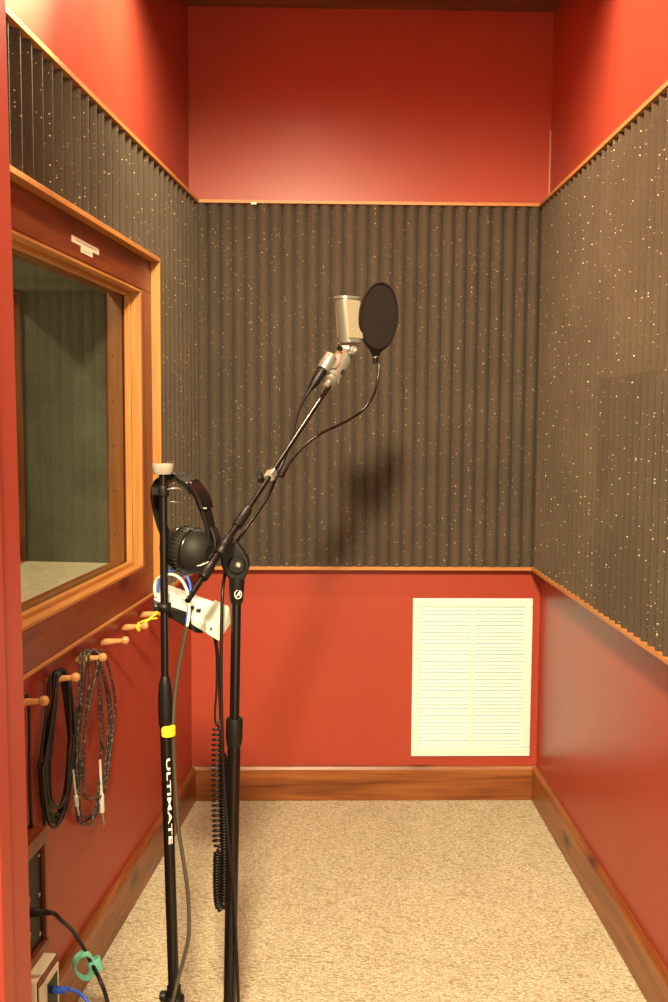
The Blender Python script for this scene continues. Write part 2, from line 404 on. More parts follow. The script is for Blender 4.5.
# ------------------------------------------------------------------ foam
def foam_mb(fr, u0, u1, z0, z1, pitch, base=.008, tip=T, phase=0.0, mb=None, soft=False):
    mb = mb or MB()
    cyc = [(0.0, 0.0), (0.08, 0.06), (0.42, 0.90), (0.47, .985), (.5, 1), (0.53, .985), (0.58, 0.90), (0.92, 0.06)]
    # rounded ridges
    if soft: cyc = [(k / 12, (math.sin(math.pi * k / 12) ** .7) * .75 + .25) for k in range(12)]
    P = []
    k = math.floor((u0) / pitch) - 1
    while True:
        for t, h in cyc:
            u = (k + t) * pitch + phase * pitch
            P.append((u, base + (tip - base) * h))
        k += 1
        if k * pitch > u1 + pitch: break
    def ev(u):
        for i in range(len(P) - 1):
            if P[i][0] <= u <= P[i + 1][0]:
                w = (u - P[i][0]) / max(1e-9, P[i + 1][0] - P[i][0]); return P[i][1] * (1 - w) + P[i + 1][1] * w
        return base
    Q = [(u0, ev(u0))] + [p for p in P if u0 + 1e-5 < p[0] < u1 - 1e-5] + [(u1, ev(u1))]
    vs = []
    for u, o in Q: vs += [fr(u, z0, 0), fr(u, z0, o), fr(u, z1, o), fr(u, z1, 0)]
    fs = []
    for i in range(len(Q) - 1):
        a, b = 4 * i, 4 * i + 4
        fs += [(a + 1, b + 1, b + 2, a + 2), (a, a + 1, b + 1, b)[::-1], (a + 3, a + 2, b + 2, b + 3), (a, b, b + 3, a + 3)]
    fs += [(0, 3, 2, 1), tuple(4 * (len(Q) - 1) + j for j in (0, 1, 2, 3))]
    return mb.add(vs, fs)
ZA, ZBt = ZT0, ZB1
ZM = 1.404
f = foam_mb(FB, 0, WB, ZBt, ZA, .0402, phase=.55, soft=True).build('foam_panel', M['foam'])
tag(f, 'charcoal speckled wedge foam covering the middle of the far end wall, behind the microphone', 'acoustic foam', 'acoustic foam sheets')
fu = foam_mb(FL, .515, uLd - .001, 1.722 + .012, ZA, .0524, phase=.3); 
f = fu.build('foam_panel', M['foam'])
tag(f, 'long low band of ribbed charcoal foam above the wooden window on the left wall', 'acoustic foam', 'acoustic foam sheets')
f = foam_mb(FL, T, .514, ZBt, ZA, .0524, phase=.3).build('foam_panel', M['foam'])
tag(f, 'narrow upright strip of ribbed charcoal foam between the window and the far left corner', 'acoustic foam', 'acoustic foam sheets')
f = foam_mb(FR, T, uRd - .001, ZM, ZA, .0468).build('foam_panel', M['foam'])
tag(f, 'upper row of speckled wedge foam on the right wall, under the sawtooth top edge', 'acoustic foam', 'acoustic foam sheets')
f = foam_mb(FR, T, .735, ZBt, ZM, .0468).build('foam_panel', M['foam'])
tag(f, 'lower foam sheet on the right wall beside the far corner, above the vent grille', 'acoustic foam', 'acoustic foam sheets')
f = foam_mb(FR, .735, uRd - .001, ZBt, ZM, .0468, tip=T + .003).build('foam_panel', M['foam_new'])
tag(f, 'darker lower foam sheet on the right wall at the right edge, standing slightly proud', 'acoustic foam', 'acoustic foam sheets')

# ------------------------------------------------------------------ window
win = bpy.data.objects.new('window_1', None); col.objects.link(win); win.location = FL((WU0 + WU1) / 2, .81, 0); win['kind'] = 'structure'
CU0 = .528; CU1 = uLd - .001; CZ0, CZ1 = ZB1, 1.722
cs = MB()     # flat casing boards
cs.fbox(FL, CU0, CU1, WZ1, CZ1, 0, .018); cs.fbox(FL, CU0, CU1, CZ0, WZ0, 0, .018)
cs.build('casing', M['dark_y'], win, bevel=.0015)
cs = MB().fbox(FL, CU0, WU0, WZ0, WZ1, 0, .0178).fbox(FL, WU1, CU1, WZ0, WZ1, 0, .0178)
cs.build('casing', M['dark_z'], win, bevel=.0015)
# proud laths boxing the casing
MB().fbox(FL, CU0 - .012, CU1, CZ1, CZ1 + .012, 0, TL).build('lath', M['lath_y'], win, bevel=.001)
MB().fbox(FL, CU0 - .012, CU0, CZ0, CZ1, 0, TL).build('lath', M['lath_z'], win, bevel=.001)
# jamb lining of the opening, stepped stops and the glazed sash
def ring(o0, o1, ins, th, mats, name):
    a0, a1, b0, b1 = WU0 + ins, WU1 - ins, WZ0 + ins, WZ1 - ins
    m1 = MB().fbox(FL, a0, a1, b0, b0 + th, o0, o1).fbox(FL, a0, a1, b1 - th, b1, o0, o1)
    m1.build(name, mats[0], win, bevel=.001)
    m2 = MB().fbox(FL, a0, a0 + th, b0 + th, b1 - th, o0, o1).fbox(FL, a1 - th, a1, b0 + th, b1 - th, o0, o1)
    m2.build(name, mats[1], win, bevel=.001)
lm = (M['lath_y'], M['lath_z']); wm = (M['wood_y'], M['wood_z'])
CAV = -0.36
ring(-.029, .016, 0, .008, lm, 'jamb')
ring(-.026, -.010, .008, .010, lm, 'glazing_stop')
ring(-.080, -.0335, 0, .012, wm, 'jamb')
ring(CAV, CAV + .05, 0, .012, wm, 'jamb')
MB().fbox(FL, WU0 + .008, WU1 - .008, WZ0 + .008, WZ1 - .008, -.033, -.0295).build('pane', M['glass'], win)
MB().fbox(FL, WU0 + .012, WU1 - .012, WZ0 + .012, WZ1 - .012, CAV + .01, CAV + .016).build('pane', M['glass'], win)
# nails in the far jamb strips
nl = MB()
for z in (.98, 1.10, 1.22, 1.34, 1.46, 1.56):
    for o in (-.06, CAV + .03): nl.lathe([(.003, 0), (.003, .0012)], FL(WU0 + .0115, z, o), FL.u, 8)
nl.build('nail_head', M['blackmatte'], win)
# fabric-lined cavity between the two rooms
lb = MB().fbox(FL, WU0 - .01, WU0 + .004, WZ0, WZ1, CAV + .05, -.080).fbox(FL, WU0, WU1, WZ1 - .004, WZ1 + .01, CAV + .05, -.080).fbox(FL, WU1 - .004, WU1 + .01, WZ0, WZ1, CAV + .05, -.080)
lb.build('fabric_lining', M['fabric'], win)
MB().fbox(FL, WU0, WU1, WZ0 - .01, WZ0 + .012, CAV + .05, -.080).build('felt_sill', M['liner'], win)
# masonry of the other room's wall round the cavity and a dim wall beyond
ow = MB()
ow.fbox(FL, 0, WU0 - .011, .4, 2.2, CAV, -WT - .01); ow.fbox(FL, WU1 + .011, 2.6, .4, 2.2, CAV, -WT - .01)
ow.fbox(FL, WU0 - .011, WU1 + .011, .4, WZ0 - .011, CAV, -WT - .01); ow.fbox(FL, WU0 - .011, WU1 + .011, WZ1 + .011, 2.2, CAV, -WT - .01)
struct(ow, 'wall_control_room_side', M['fabric'])
struct(MB().fbox(FL, -.4, 2.6, 0, 2.75, CAV - 2.2, CAV - 2.1), 'wall_control_room', M['fabric'])
cr_ = MB().fbox(FL, -.4, 2.6, 2.75, 2.85, CAV - 2.2, -WT - .01).fbox(FL, -.5, -.4, 0, 2.85, CAV - 2.2, -WT - .01).fbox(FL, 2.6, 2.7, 0, 2.85, CAV - 2.2, -WT - .01)
struct(cr_, 'wall_control_room_end', M['fabric'])

# small paper labels on the casing above the window
pA, pB_ = FL.px(71.5, 226, .0182), FL.px(98.5, 241.5, .0182)
ua, ub = (pA - FL.o).dot(FL.u), (pB_ - FL.o).dot(FL.u)
st = MB().fbox(FL, ub, ua, 1.668, 1.682, .018, .0188)
w_ = ua - ub
st.fbox(FL, ub + w_ * .25, ub + w_ * .68, 1.655, 1.668, .018, .0188)
ln = MB().fbox(FL, ub + w_ * .1, ub + w_ * .9, 1.6745, 1.6757, .0187, .0190).fbox(FL, ub + w_ * .32, ub + w_ * .6, 1.6608, 1.6618, .0187, .0190)
s = st.build('label_sticker', M['sticker']); tag(s, 'small pale T shaped pair of label strips stuck on the wooden beam over the window', 'label')
ln.build('printed_line', M['greycable'], s)

# ------------------------------------------------------------------ return air grille
v0 = empty('air_vent', FB(.955, .15, .001), 'white louvred return air grille low on the red end wall', 'vent')
vu0, vu1, vz0, vz1 = .747, 1.154, .151, .697
fm = MB()
bw = .030
fm.fbox(FB, vu0, vu1, vz0, vz0 + bw, .001, .009).fbox(FB, vu0, vu1, vz1 - bw, vz1, .001, .009)
fm.fbox(FB, vu0, vu0 + bw, vz0 + bw, vz1 - bw, .001, .009).fbox(FB, vu1 - bw, vu1, vz0 + bw, vz1 - bw, .001, .009)
fm.build('frame', M['white'], v0, bevel=.003)
MB().fbox(FB, (vu0 + vu1) / 2 - .008, (vu0 + vu1) / 2 + .008, vz0 + bw, vz1 - bw, .001, .0085).build('mullion', M['white'], v0, bevel=.001)
MB().fbox(FB, vu0 + bw, vu1 - bw, vz0 + bw, vz1 - bw, .0005, .0015).build('backing', M['white'], v0)
nL_ = 39
for a, b in ((vu0 + bw, (vu0 + vu1) / 2 - .008), ((vu0 + vu1) / 2 + .008, vu1 - bw)):
    lv = MB(); hh = (vz1 - vz0 - 2 * bw) / nL_
    for i in range(nL_):
        z = vz0 + bw + i * hh
        lv.hexa([FB(a, z + .0005, .007), FB(b, z + .0005, .007), FB(b, z + .0018, .0078), FB(a, z + .0018, .0078),
                 FB(a, z + hh * .88, .0018), FB(b, z + hh * .88, .0018), FB(b, z + hh * .97, .003), FB(a, z + hh * .97, .003)])
    lv.build('louvers', M['white'], v0)
for u in (vu0 + .014, vu1 - .014):
    for z in (vz0 + .03, vz1 - .03): MB().lathe([(.0035, 0), (.0035, .0008), (.002, .0016)], FB(u, z, .009), FB.n, 10).build('screw', M['white'], v0)
# scrap of white paper caught on the top lath
tg_ = MB().fbox(FB, .205, .222, ZT0 - .004, ZT0 + .002, TL, TL + .001).build('paper_scrap', M['print'])
tag(tg_, 'tiny white paper tag on the wooden strip above the foam of the end wall', 'paper tag')

# ------------------------------------------------------------------ pegs
PU = [1.462, 1.290, 1.116, .945, .776, .605]
plab = ['turned wooden peg nearest the camera, holding the single straight black cable',
        'turned wooden peg carrying the thick coil of plain black cable',
        'turned wooden peg carrying the braided cable coil with white plugs',
        'bare turned wooden peg, the empty one between the braided coil and the yellow tie',
        'turned wooden peg with a yellow tie looped round it',
        'turned wooden peg nearest the far corner, half hidden by the stand']
def peg(u, lab):
    o = empty('wall_peg', FL(u, .757, 0), lab, 'peg', 'wooden pegs in a row under the window')
    ax = (FL.n + V((0, 0, .10))).normalized()
    MB().lathe([(.0065, 0), (.0080, .006), (.0082, .018), (.0068, .034), (.0052, .050), (.0050, .054)], FL(u, .757, .0), ax, 18).build('shaft', M['peg'], o)
    MB().lathe([(.005, .053), (.0080, .0555), (.0096, .060), (.0096, .064), (.0080, .0685), (.004, .071)], FL(u, .757, .0), ax, 18).build('knob', M['peg'], o)
    return o
for u, l in zip(PU, plab): peg(u, l)
PZ = .7615
def LP(u, z, o): return FL(u, z, o)
# hanging coils.  Each is one object: several loops of one cable, over its peg
def coil(u0, loops, r, mat, name, label, tails=(), off0=.016):
    mb = MB()
    for k, (wl_, wr, zb, da) in enumerate(loops):
        o = off0 + .0035 * (k % 4) + da
        top = .757 + .0105 + r + .1 * o + .0014 * (k // 4)
        pts = [LP(u0, top, o), LP(u0 + wl_ * .22 + .006, top - .006, o), LP(u0 + wl_ * .55, top - .05, o + .002), LP(u0 + wl_ * .95, top - .16, o * .8),
               LP(u0 + wl_, (top + zb) / 2 - .02, o * .6 + .002), LP(u0 + wl_ * .7, zb + .05, o * .6), LP(u0 + (wl_ + wr) / 2 + .018, zb + .012, o * .6),
               LP(u0 + (wl_ + wr) / 2 - .016, zb + .010, o * .6 + .002),
               LP(u0 + wr * .75, zb + .05, o * .6 + .003), LP(u0 + wr, (top + zb) / 2 - .02, o * .6 + .004), LP(u0 + wr * .95, top - .15, o * .8 + .002),
               LP(u0 + wr * .55, top - .045, o + .002), LP(u0 + wr * .22 - .006, top - .006, o)]
        mb.tube(spline(pts, 7, True), r, 8, closed=True)
    for pts in tails: mb.tube(spline(pts, 8), r, 8)
    root = empty(name, LP(u0, .32, .02), label, 'cable', 'cables hanging from the wall pegs')
    mb.build('cable_loops', mat, root)
    return root
coil(PU[1], [(.075, -.085, .455, .0), (.060, -.100, .44, .004), (.050, -.070, .45, .002), (.085, -.060, .445, .006), (.030, -.110, .465, .008), (.065, -.095, .475, .010), (.070, -.105, .46, .003)],
     .0034, M['rubber'], 'cable_coil', 'thick coil of plain black cable hanging from the second peg from the left',
     tails=[[LP(1.315, .74, .03), LP(1.335, .66, .016), LP(1.338, .55, .010), LP(1.335, .432, .008)],
            [LP(1.285, .773, .040), LP(1.25, .74, .034), LP(1.215, .70, .022), LP(1.21, .655, .018)],
            [LP(1.285, .775, .034), LP(1.24, .75, .030), LP(1.200, .70, .020), LP(1.195, .665, .018)]])
c2 = coil(PU[2], [(.045, -.20, .355, .0), (.030, -.170, .365, .003), (.050, -.115, .36, .002), (.015, -.20, .40, .006)],
     .0031, M['braid'], 'cable_coil', 'coil of speckled braided cable with white plugs hanging from the third peg from the left',
     tails=[[LP(1.105, .775, .045), LP(1.09, .74, .043), LP(1.06, .66, .035), LP(1.03, .55, .028), LP(.992, .512, .022)],
            [LP(1.105, .772, .050), LP(1.12, .72, .046), LP(1.15, .62, .034), LP(1.165, .50, .024)]])
for (a, b, c_) in (((100, 760), (102, 812), (104, 826)), ((73, 770), (77, 806), (79, 816))):
    pa, pb, pc = FL.px(*a, .022), FL.px(*b, .020), FL.px(*c_, .020)
    d1 = (pb - pa)
    fat = a[0] == 100
    MB().lathe([(.0030, 0), (.0034, d1.length * .62), (.0062 if fat else .0050, d1.length * .66), (.0062 if fat else .0050, d1.length)] if fat else
               [(.0020, 0), (.0024, d1.length * .7), (.0046, d1.length * .72), (.0046, d1.length)], pa, d1, 14).build('plug_sleeve', M['whitecable' if fat else 'cream'], c2)
    MB().lathe([(.0026, 0), (.0026, (pc - pb).length * .7), (.0014, (pc - pb).length)], pb, pc - pb, 12).build('plug_tip', M['chrome'], c2)
r0 = empty('hanging_cable', LP(PU[0], .44, .02), 'single thin black cable hanging straight down from the peg nearest the camera', 'cable', 'cables hanging from the wall pegs')
MB().tube(spline([LP(1.475, .60, .006), LP(1.480, .70, .010), LP(1.478, .755, .020), LP(1.462, .7735, .024), LP(1.447, .755, .026), LP(1.432, .69, .020), LP(1.415, .60, .012), LP(1.402, .50, .008), LP(1.399, .468, .007)], 9), .0034, 8).build('cable_run', M['rubber'], r0)
# yellow tie on the fifth peg
yt = MB()
yp = spline([LP(PU[4], .7705, .046), LP(PU[4] + .012, .762, .046), LP(PU[4] + .004, .7515, .047), LP(PU[4] - .012, .762, .050), LP(PU[4] - .03, .783, .075), LP(PU[4] - .045, .795, .085)], 8)
yt.tube(yp, .0034, 8)
yt.tube(spline([LP(PU[4] - .004, .7705, .048), LP(PU[4] - .02, .775, .060), LP(PU[4] - .035, .777, .085)], 6), .0022, 8)
tag(yt.build('cable_tie', M['yellow']), 'yellow tie wrapped round one of the wooden pegs, ends sticking out', 'cable tie')

# ------------------------------------------------------------------ jack box and outlet at floor level
bxu0, bxu1, bz0, bz1 = 1.39, 1.75, .245, .490
bx = empty('wall_jack_box', FL((bxu0 + bxu1) / 2, bz0, 0), 'shallow wooden wall box with a black jack panel at the lower left', 'jack box')
MB().fbox(FL, bxu0, bxu1, bz1 - .030, bz1, .0, .036).build('box_top', M['dark_y'], bx, bevel=.001)
MB().fbox(FL, bxu0, bxu1, bz0, bz0 + .016, .0, .036).build('box_bottom', M['dark_y'], bx, bevel=.001)
MB().fbox(FL, bxu0, bxu0 + .010, bz0 + .016, bz1 - .030, .0, .034).build('box_side', M['dark_z'], bx, bevel=.001)
MB().fbox(FL, bxu1 - .01, bxu1, bz0 + .016, bz1 - .030, .0, .034).build('box_side', M['dark_z'], bx, bevel=.001)
MB().fbox(FL, bxu0 + .010, bxu1 - .01, bz0 + .016, bz1 - .030, .014, .026).build('jack_panel', M['blackmatte'], bx)
for u in (1.475, 1.53, 1.585, 1.64, 1.695):
    for z in (.305, .375):
        MB().lathe([(.010, 0), (.010, .003), (.006, .004), (.006, .001)], FL(u, z, .026), FL.n, 16).build('jack_socket', M['chrome'], bx)
for z in (.28, .36, .44): MB().lathe([(.004, 0), (.004, .002)], FL(1.415, z, .026), FL.n, 10).build('screw', M['chrome'], bx)
# power/jack lead out of the box, down to the carpet
S0 = FL.px(29, 912.5, .026); S1_ = S0 + FL.n * .045 + V((0, 0, .002))
pts = [S0 + FL.n * .004, S1_, at(62, 921, S0.y + .01), at(72, 930, S0.y + .05), at(82, 945, S0.y + .09), at(91, 962, S0.y + .10)]
pts += [at(100, 980, 1.88), at(107, 1000, 1.87), at(112, 1030, 1.85)]
e_ = at(118, 1075, 1.80); pts += [e_, V((e_.x + .05, e_.y - .12, .006)), V((e_.x + .06, e_.y - .35, .006))]
cr = empty('power_lead', V((pts[4].x, pts[4].y, .0)), 'black lead curving out of the wooden jack box down towards the carpet', 'cable')
MB().tube(spline(pts, 9), .0040, 10).build('cord', M['rubber'], cr)
MB().lathe([(.0085, 0), (.0085, .020), (.0060, .024), (.0052, .040), (.0042, .045)], S0, V(pts[1]) - V(pts[0]), 16).build('plug', M['blackmatte'], cr)
# teal hook-and-loop strap: loop beside the lead with the end wrapped round it
tc = at(84, 966, S0.y + .09)
tv = MB()
def ribbon(mb, pts, w, th, wdir):
    pts = [V(p) for p in pts]; wdir = V(wdir).normalized(); n = len(pts); vs = []
    for i, p in enumerate(pts):
        t = (pts[min(i + 1, n - 1)] - pts[max(i - 1, 0)]).normalized(); nn = t.cross(wdir).normalized()
        vs += [p - wdir * w / 2 - nn * th / 2, p + wdir * w / 2 - nn * th / 2, p + wdir * w / 2 + nn * th / 2, p - wdir * w / 2 + nn * th / 2]
    fs = [(4 * i + j, 4 * i + (j + 1) % 4, 4 * i + 4 + (j + 1) % 4, 4 * i + 4 + j) for i in range(n - 1) for j in range(4)]
    fs += [(3, 2, 1, 0), tuple(4 * (n - 1) + j for j in range(4))]
    return mb.add(vs, fs)
lp = []
for k in range(25):
    a = math.radians(15 + 330 * k / 24)
    lp.append(tc + V((.0200 * math.cos(a), .004 * math.sin(2 * a), .0255 * math.sin(a) * 1.0)))
ribbon(tv, lp, .015, .0035, (.55, -.75, -.35))
tl = at(95, 965, S0.y + .10)
tw = [tl + V((.012 * math.cos(math.radians(a)), .010 * math.sin(math.radians(a)), .006 * math.cos(math.radians(a)))) for a in range(-180, 200, 20)]
ribbon(tv, tw, .024, .0030, (-.35, .2, .9))
t_ = tv.build('cable_strap', M['teal']); tag(t_, 'teal hook and loop strap looped round the black lead at the lower left', 'strap')
# cream surface outlet box with a blue network lead
ob = empty('outlet_box', FL(1.47, .13, 0), 'cream surface mounted outlet box above the left baseboard with a blue lead', 'outlet')
MB().fbox(FL, 1.415, 1.520, .130, .243, .0, .060).build('housing', M['ivory'], ob, bevel=.003)
MB().fbox(FL, 1.417, 1.518, .132, .241, .0600, .0625).build('face_plate', M['dark_z'], ob, bevel=.001)
MB().fbox(FL, 1.419, 1.516, .135, .228, .0625, .0655).build('socket_plate', M['ivory'], ob, bevel=.001)
MB().fbox(FL, 1.430, 1.480, .150, .215, .0650, .0665).build('socket', M['blackmatte'], ob)
pb0 = FL(1.450, .188, .0665)
pts = [pb0, pb0 + FL.n * .03 + V((0, 0, .004)), at(64, 988, 1.84), at(74, 990.5, 1.84), at(83, 996, 1.83), at(89, 1006, 1.82), at(92, 1025, 1.80)]
e_ = at(96, 1070, 1.74); pts += [e_, V((e_.x + .01, e_.y - .1, .006)), V((e_.x, e_.y - .3, .006))]
nc = empty('network_cable', V((pb0.x + .05, pb0.y, 0)), 'bright blue network cable leaving the cream outlet box near the floor', 'cable')
MB().tube(spline(pts, 9), .0034, 10).build('cord', M['blue'], nc)
MB().lathe([(.0075, 0), (.0075, .018), (.0050, .030)], pb0 - FL.n * .004, FL.n, 12).build('plug', M['blue'], nc)

# ------------------------------------------------------------------ straight stand on the left
def rings(a, b, prof):                      # prof in (r, t) with t 0..1 from a to b
    L_ = (b - a).length; return [(r, t * L_) for r, t in prof]
def rod(mb, a, b, r, n=20, r2=None):
    return mb.lathe([(r, 0), (r2 or r, (V(b) - V(a)).length)], a, V(b) - V(a), n)
YL = 1.75
def pl(y): # axis of the straight stand at photo row y
    return at(163 + .010 * (y - 480) + (.022 * (y - 726) if y > 726 else 0), y, YL)
s1 = empty('straight_stand', V((pl(990).x, YL, 0)), 'black straight microphone stand with a grey cap, carrying the headphones and white box', 'microphone stand')
mb = MB(); rod(mb, pl(700), pl(473), .0070); rod(mb, pl(1000), pl(724), .0102)
mb.build('pole', M['black'], s1)
a, b = pl(728), pl(676)
MB().lathe(rings(a, b, [(.0100, 0), (.0120, .08), (.0130, .3), (.0128, .6), (.0112, .85), (.0085, .97), (.0070, 1)]), a, b - a, 24).build('clutch', M['blackmatte'], s1)
a, b = pl(474.5), pl(463)
MB().lathe([(.0150, 0), (.0185, .006), (.0190, .018), (.0185, .0195)], a, V((-.01, .05, 1)), 28).build('cap', M['capgrey'], s1)
a, b = pl(1015), pl(984)
MB().lathe([(.017, 0), (.019, .010), (.019, .034), (.0135, .040), (.0128, .056)], a, b - a, 24).build('leg_hub', M['blackmatte'], s1)
kn = pl(995) + V((-.026, -.004, 0)); MB().lathe([(.006, 0), (.010, .003), (.010, .011), (.007, .014)], kn, V((1, 0, 0)), 14).build('knob', M['blackmatte'], s1)
base = V((pl(1015).x, YL, 0)); hb = pl(1012)
for k in range(3):
    an = math.radians(65 + 120 * k); d_ = V((math.cos(an), math.sin(an), 0))
    ft = base + d_ * .24 + V((0, 0, .012))
    top = hb + d_ * .018
    mid = (top * .45 + ft * .55) + V((0, 0, .025))
    lg = MB().tube(spline([top, mid, ft], 8), .0058, 10).build('leg', M['black'], s1)
    MB().tube([ft + d_ * -.018 + V((0, 0, .003)), ft + d_ * .010 + V((0, 0, -.0025))], .0088, 12).build('rubber_foot', M['blackmatte'], lg)
# lettering down the tube
def text_mesh(txt, ox, oy, on, origin, size, name, mat, parent, bend=None, sx=1.0, bold=.0):
    cu = bpy.data.curves.new(name, 'FONT'); cu.body = txt; cu.size = size; cu.extrude = 0.0004; cu.offset = bold
    cu.space_character = 1.0
    to = bpy.data.objects.new(name, cu); col.objects.link(to)
    bpy.context.view_layer.update()
    me = bpy.data.meshes.new_from_object(to.evaluated_get(bpy.context.evaluated_depsgraph_get()))
    bpy.data.objects.remove(to); wl = world_loc(parent)
    w = max(v.co.x for v in me.vertices) - min(v.co.x for v in me.vertices)
    x0 = min(v.co.x for v in me.vertices)
    for v in me.vertices:
        x, y, z = (v.co.x - x0) / w * sx, v.co.y, v.co.z
        if bend:   # follow the height of the letters round the tube
            th = (y - size * .35) / bend + .48
            p = origin(x) + oy * (math.sin(th) * bend) + on * (math.cos(th) * bend + z + .0003)
        else: p = origin + ox * x + oy * y + on * z
        v.co = p - wl
    me.materials.clear(); me.materials.append(mat)
    o = bpy.data.objects.new(name, me); col.objects.link(o); o.parent = parent; return o
tube = [c for c in s1.children if c.name.startswith('pole')][0]
pos = lambda t: pl(757 + (842 - 757) * t)
text_mesh('ULTIMATE', None, V((1, 0, 0)), V((0.0, -1, 0)).normalized(), pos, 0.0098, 'lettering', M['print'], s1, bend=.0104, bold=.0001)
# yellow tape round tube and cable
a, b = pl(735.5), pl(724.5)
yb = MB()
ring_ = []
ax_ = (b - a).normalized()
for k in range(24):
    th = 2 * math.pi * k / 24
    ring_.append((math.cos(th) * (.0150 if math.cos(th) > 0 else .0118) + .003, math.sin(th) * .0128))
vs = []
for h, g in ((0, .94), (.002, 1), ((b - a).length - .002, 1), ((b - a).length, .94)):
    for x, y in ring_: vs.append(a + ax_ * h + V((x * g, y * g, 0)))
n = 24
fs = [(i * n + k, i * n + (k + 1) % n, (i + 1) * n + (k + 1) % n, (i + 1) * n + k) for i in range(3) for k in range(n)] + [tuple(range(n))[::-1], tuple(range(3 * n, 4 * n))]
yb.add(vs, fs, True)
tag(yb.build('tape_band', M['yellow']), 'bright yellow band tying the grey cable to the straight stand', 'tape')

# ------------------------------------------------------------------ headphones on the straight stand
YH = 1.785
hp = empty('headphones', at(190, 578, YH), 'black closed headphones hanging from the top of the straight stand', 'headphones')
def H_(x, y, dy=0.0): return at(x, y, YH + dy)
# band centre line from the hidden far cup, over the top, to the near cup
band = spline([H_(170, 545, .030), H_(163, 528, .020), H_(158, 508, .012), H_(156.5, 493, .008), H_(160, 482, .004), H_(168, 476.5, 0), H_(177, 474, -.004), H_(184, 478.5, -.008),
               H_(192.5, 485, -.012), H_(200, 496, -.016), H_(205, 509, -.020), H_(209.5, 525, -.024), H_(211.5, 539, -.026), H_(209, 552, -.026)], 6)
def band_strip(pts, w, th):
    mb = MB(); n_ = len(pts); cy = H_(183, 520); vs = []
    for i, p in enumerate(pts):
        t = (pts[min(i + 1, n_ - 1)] - pts[max(i - 1, 0)]).normalized()
        wd = V((-.55, -.83, 0)); wd = (wd - t * wd.dot(t)).normalized(); nn = t.cross(wd).normalized()
        ww = w(i / (n_ - 1)) if callable(w) else w
        for aa, bb in ((-1, -.6), (-1, .6), (-.8, 1), (.8, 1), (1, .6), (1, -.6), (.8, -1), (-.8, -1)):
            vs.append(p + wd * (aa * ww / 2) + nn * (bb * th / 2))
    fs = [(8 * i + j, 8 * i + (j + 1) % 8, 8 * i + 8 + (j + 1) % 8, 8 * i + 8 + j) for i in range(n_ - 1) for j in range(8)]
    fs += [tuple(range(8))[::-1], tuple(8 * (n_ - 1) + j for j in range(8))]
    return mb.add(vs, fs)
m_ = len(band)
band_strip(band, lambda t: .020 + .012 * math.sin(math.pi * min(1, max(0, t))), .0065).build('headband', M['blackmatte'], hp)
pi_ = [p + (H_(183, 515) - p).normalized() * .006 for p in band[18:52]]
band_strip(pi_, .029, .0085).build('headband_pad', M['pad'], hp)
sl = [p - (H_(183, 515) - p).normalized() * .0028 for p in band[47:61]]
band_strip(sl, .036, .0100).build('size_slider', M['black'], hp)
MB().box(sl[-1] + V((-.004, -.013, .002)), .013, .002, .0030).build('slider_trim', M['chrome'], hp)
MB().box(sl[0] + V((-.003, -.013, 0)), .010, .002, .0022).build('slider_trim', M['chrome'], hp)
# cups
def cup(c, ax, r, parent, big):
    ax = V(ax).normalized()
    padm = MB().lathe([(r * .45, -.030), (r * .60, -.036), (r * .82, -.0375), (r * .98, -.031), (r * 1.02, -.021), (r * .97, -.012), (r * .84, -.008)], c, ax, 40)
    MB().lathe([(r * .44, -.024), (r * .44, -.031)], c, ax, 24)
    P = padm.build('ear_pad', M['pad'], parent)
    sh = MB().lathe([(r * .98, -.010), (r * 1.0, -.004), (r * .97, .006), (r * .84, .017), (r * .62, .027), (r * .40, .031), (r * .38, .029), (r * .0, .030)], c, ax, 40)
    S = sh.build('ear_cup', M['cupblack'], parent)
    rg = MB().lathe([(r * 1.005, -.0085), (r * 1.03, -.007), (r * 1.03, -.005), (r * 1.005, -.0035)], c, ax, 40); rg.build('trim_ring', M['black'], S)
    # pleats of the pad edge
    pt = MB(); a = ax.orthogonal().normalized(); b2 = ax.cross(a)
    for k in range(36):
        th = 2 * math.pi * k / 36; d = a * math.cos(th) + b2 * math.sin(th)
        pt.tube([c + d * r * .97 + ax * -.013, c + d * r * 1.03 + ax * -.021, c + d * r * .99 + ax * -.030], .0009, 5)
    pt.build('pad_pleat', M['blackmatte'], P)
    # silver mark on the shell
    return S
S1 = cup(H_(196, 551.5, -.022), V((.80, -.42, -.12)), .0415, hp, True)
cup(H_(179, 548, .034), V((-.86, .38, -.05)), .039, hp, False)
ybk = spline([H_(213, 528, -.026), H_(217, 540, -.035), H_(216, 552, -.040), H_(210, 560, -.045)], 6)
band_strip(ybk, .018, .006).build('yoke', M['blackmatte'], hp)
mk = MB(); q0 = H_(197, 566, -.063); mk.tube([q0, H_(203, 564.5, -.062), H_(209, 561.5, -.058)], .0008, 6); mk.tube([H_(200, 566, -.0635), H_(204, 563, -.062)], .0007, 6)
mk.build('logo_mark', M['print'], hp)
# clip that the band rests on
ck = empty('clamp_bracket', pl(497), 'small black clip on the stand below the grey cap, holding the headband', 'clamp')
mb = MB(); cpx = pl(491); mb.lathe([(.0095, -.010), (.0102, -.008), (.0102, .008), (.0095, .010)], cpx, pl(470) - pl(500), 20)
mb.box(pl(491) + V((-.010, .004, 0)), .018, .020, .012)
mb.build('collar', M['blackmatte'], ck)
mb = MB().tube(spline([pl(491) + V((.008, -.004, .003)), at(172, 488.5, 1.745), at(178, 488.5, 1.75), at(182, 491, 1.76)], 6), .0014, 8)
mb.tube([at(170, 501.5, 1.742), at(180, 502.5, 1.75)], .0008, 6)
mb.build('wire_hook', M['chrome'], ck)

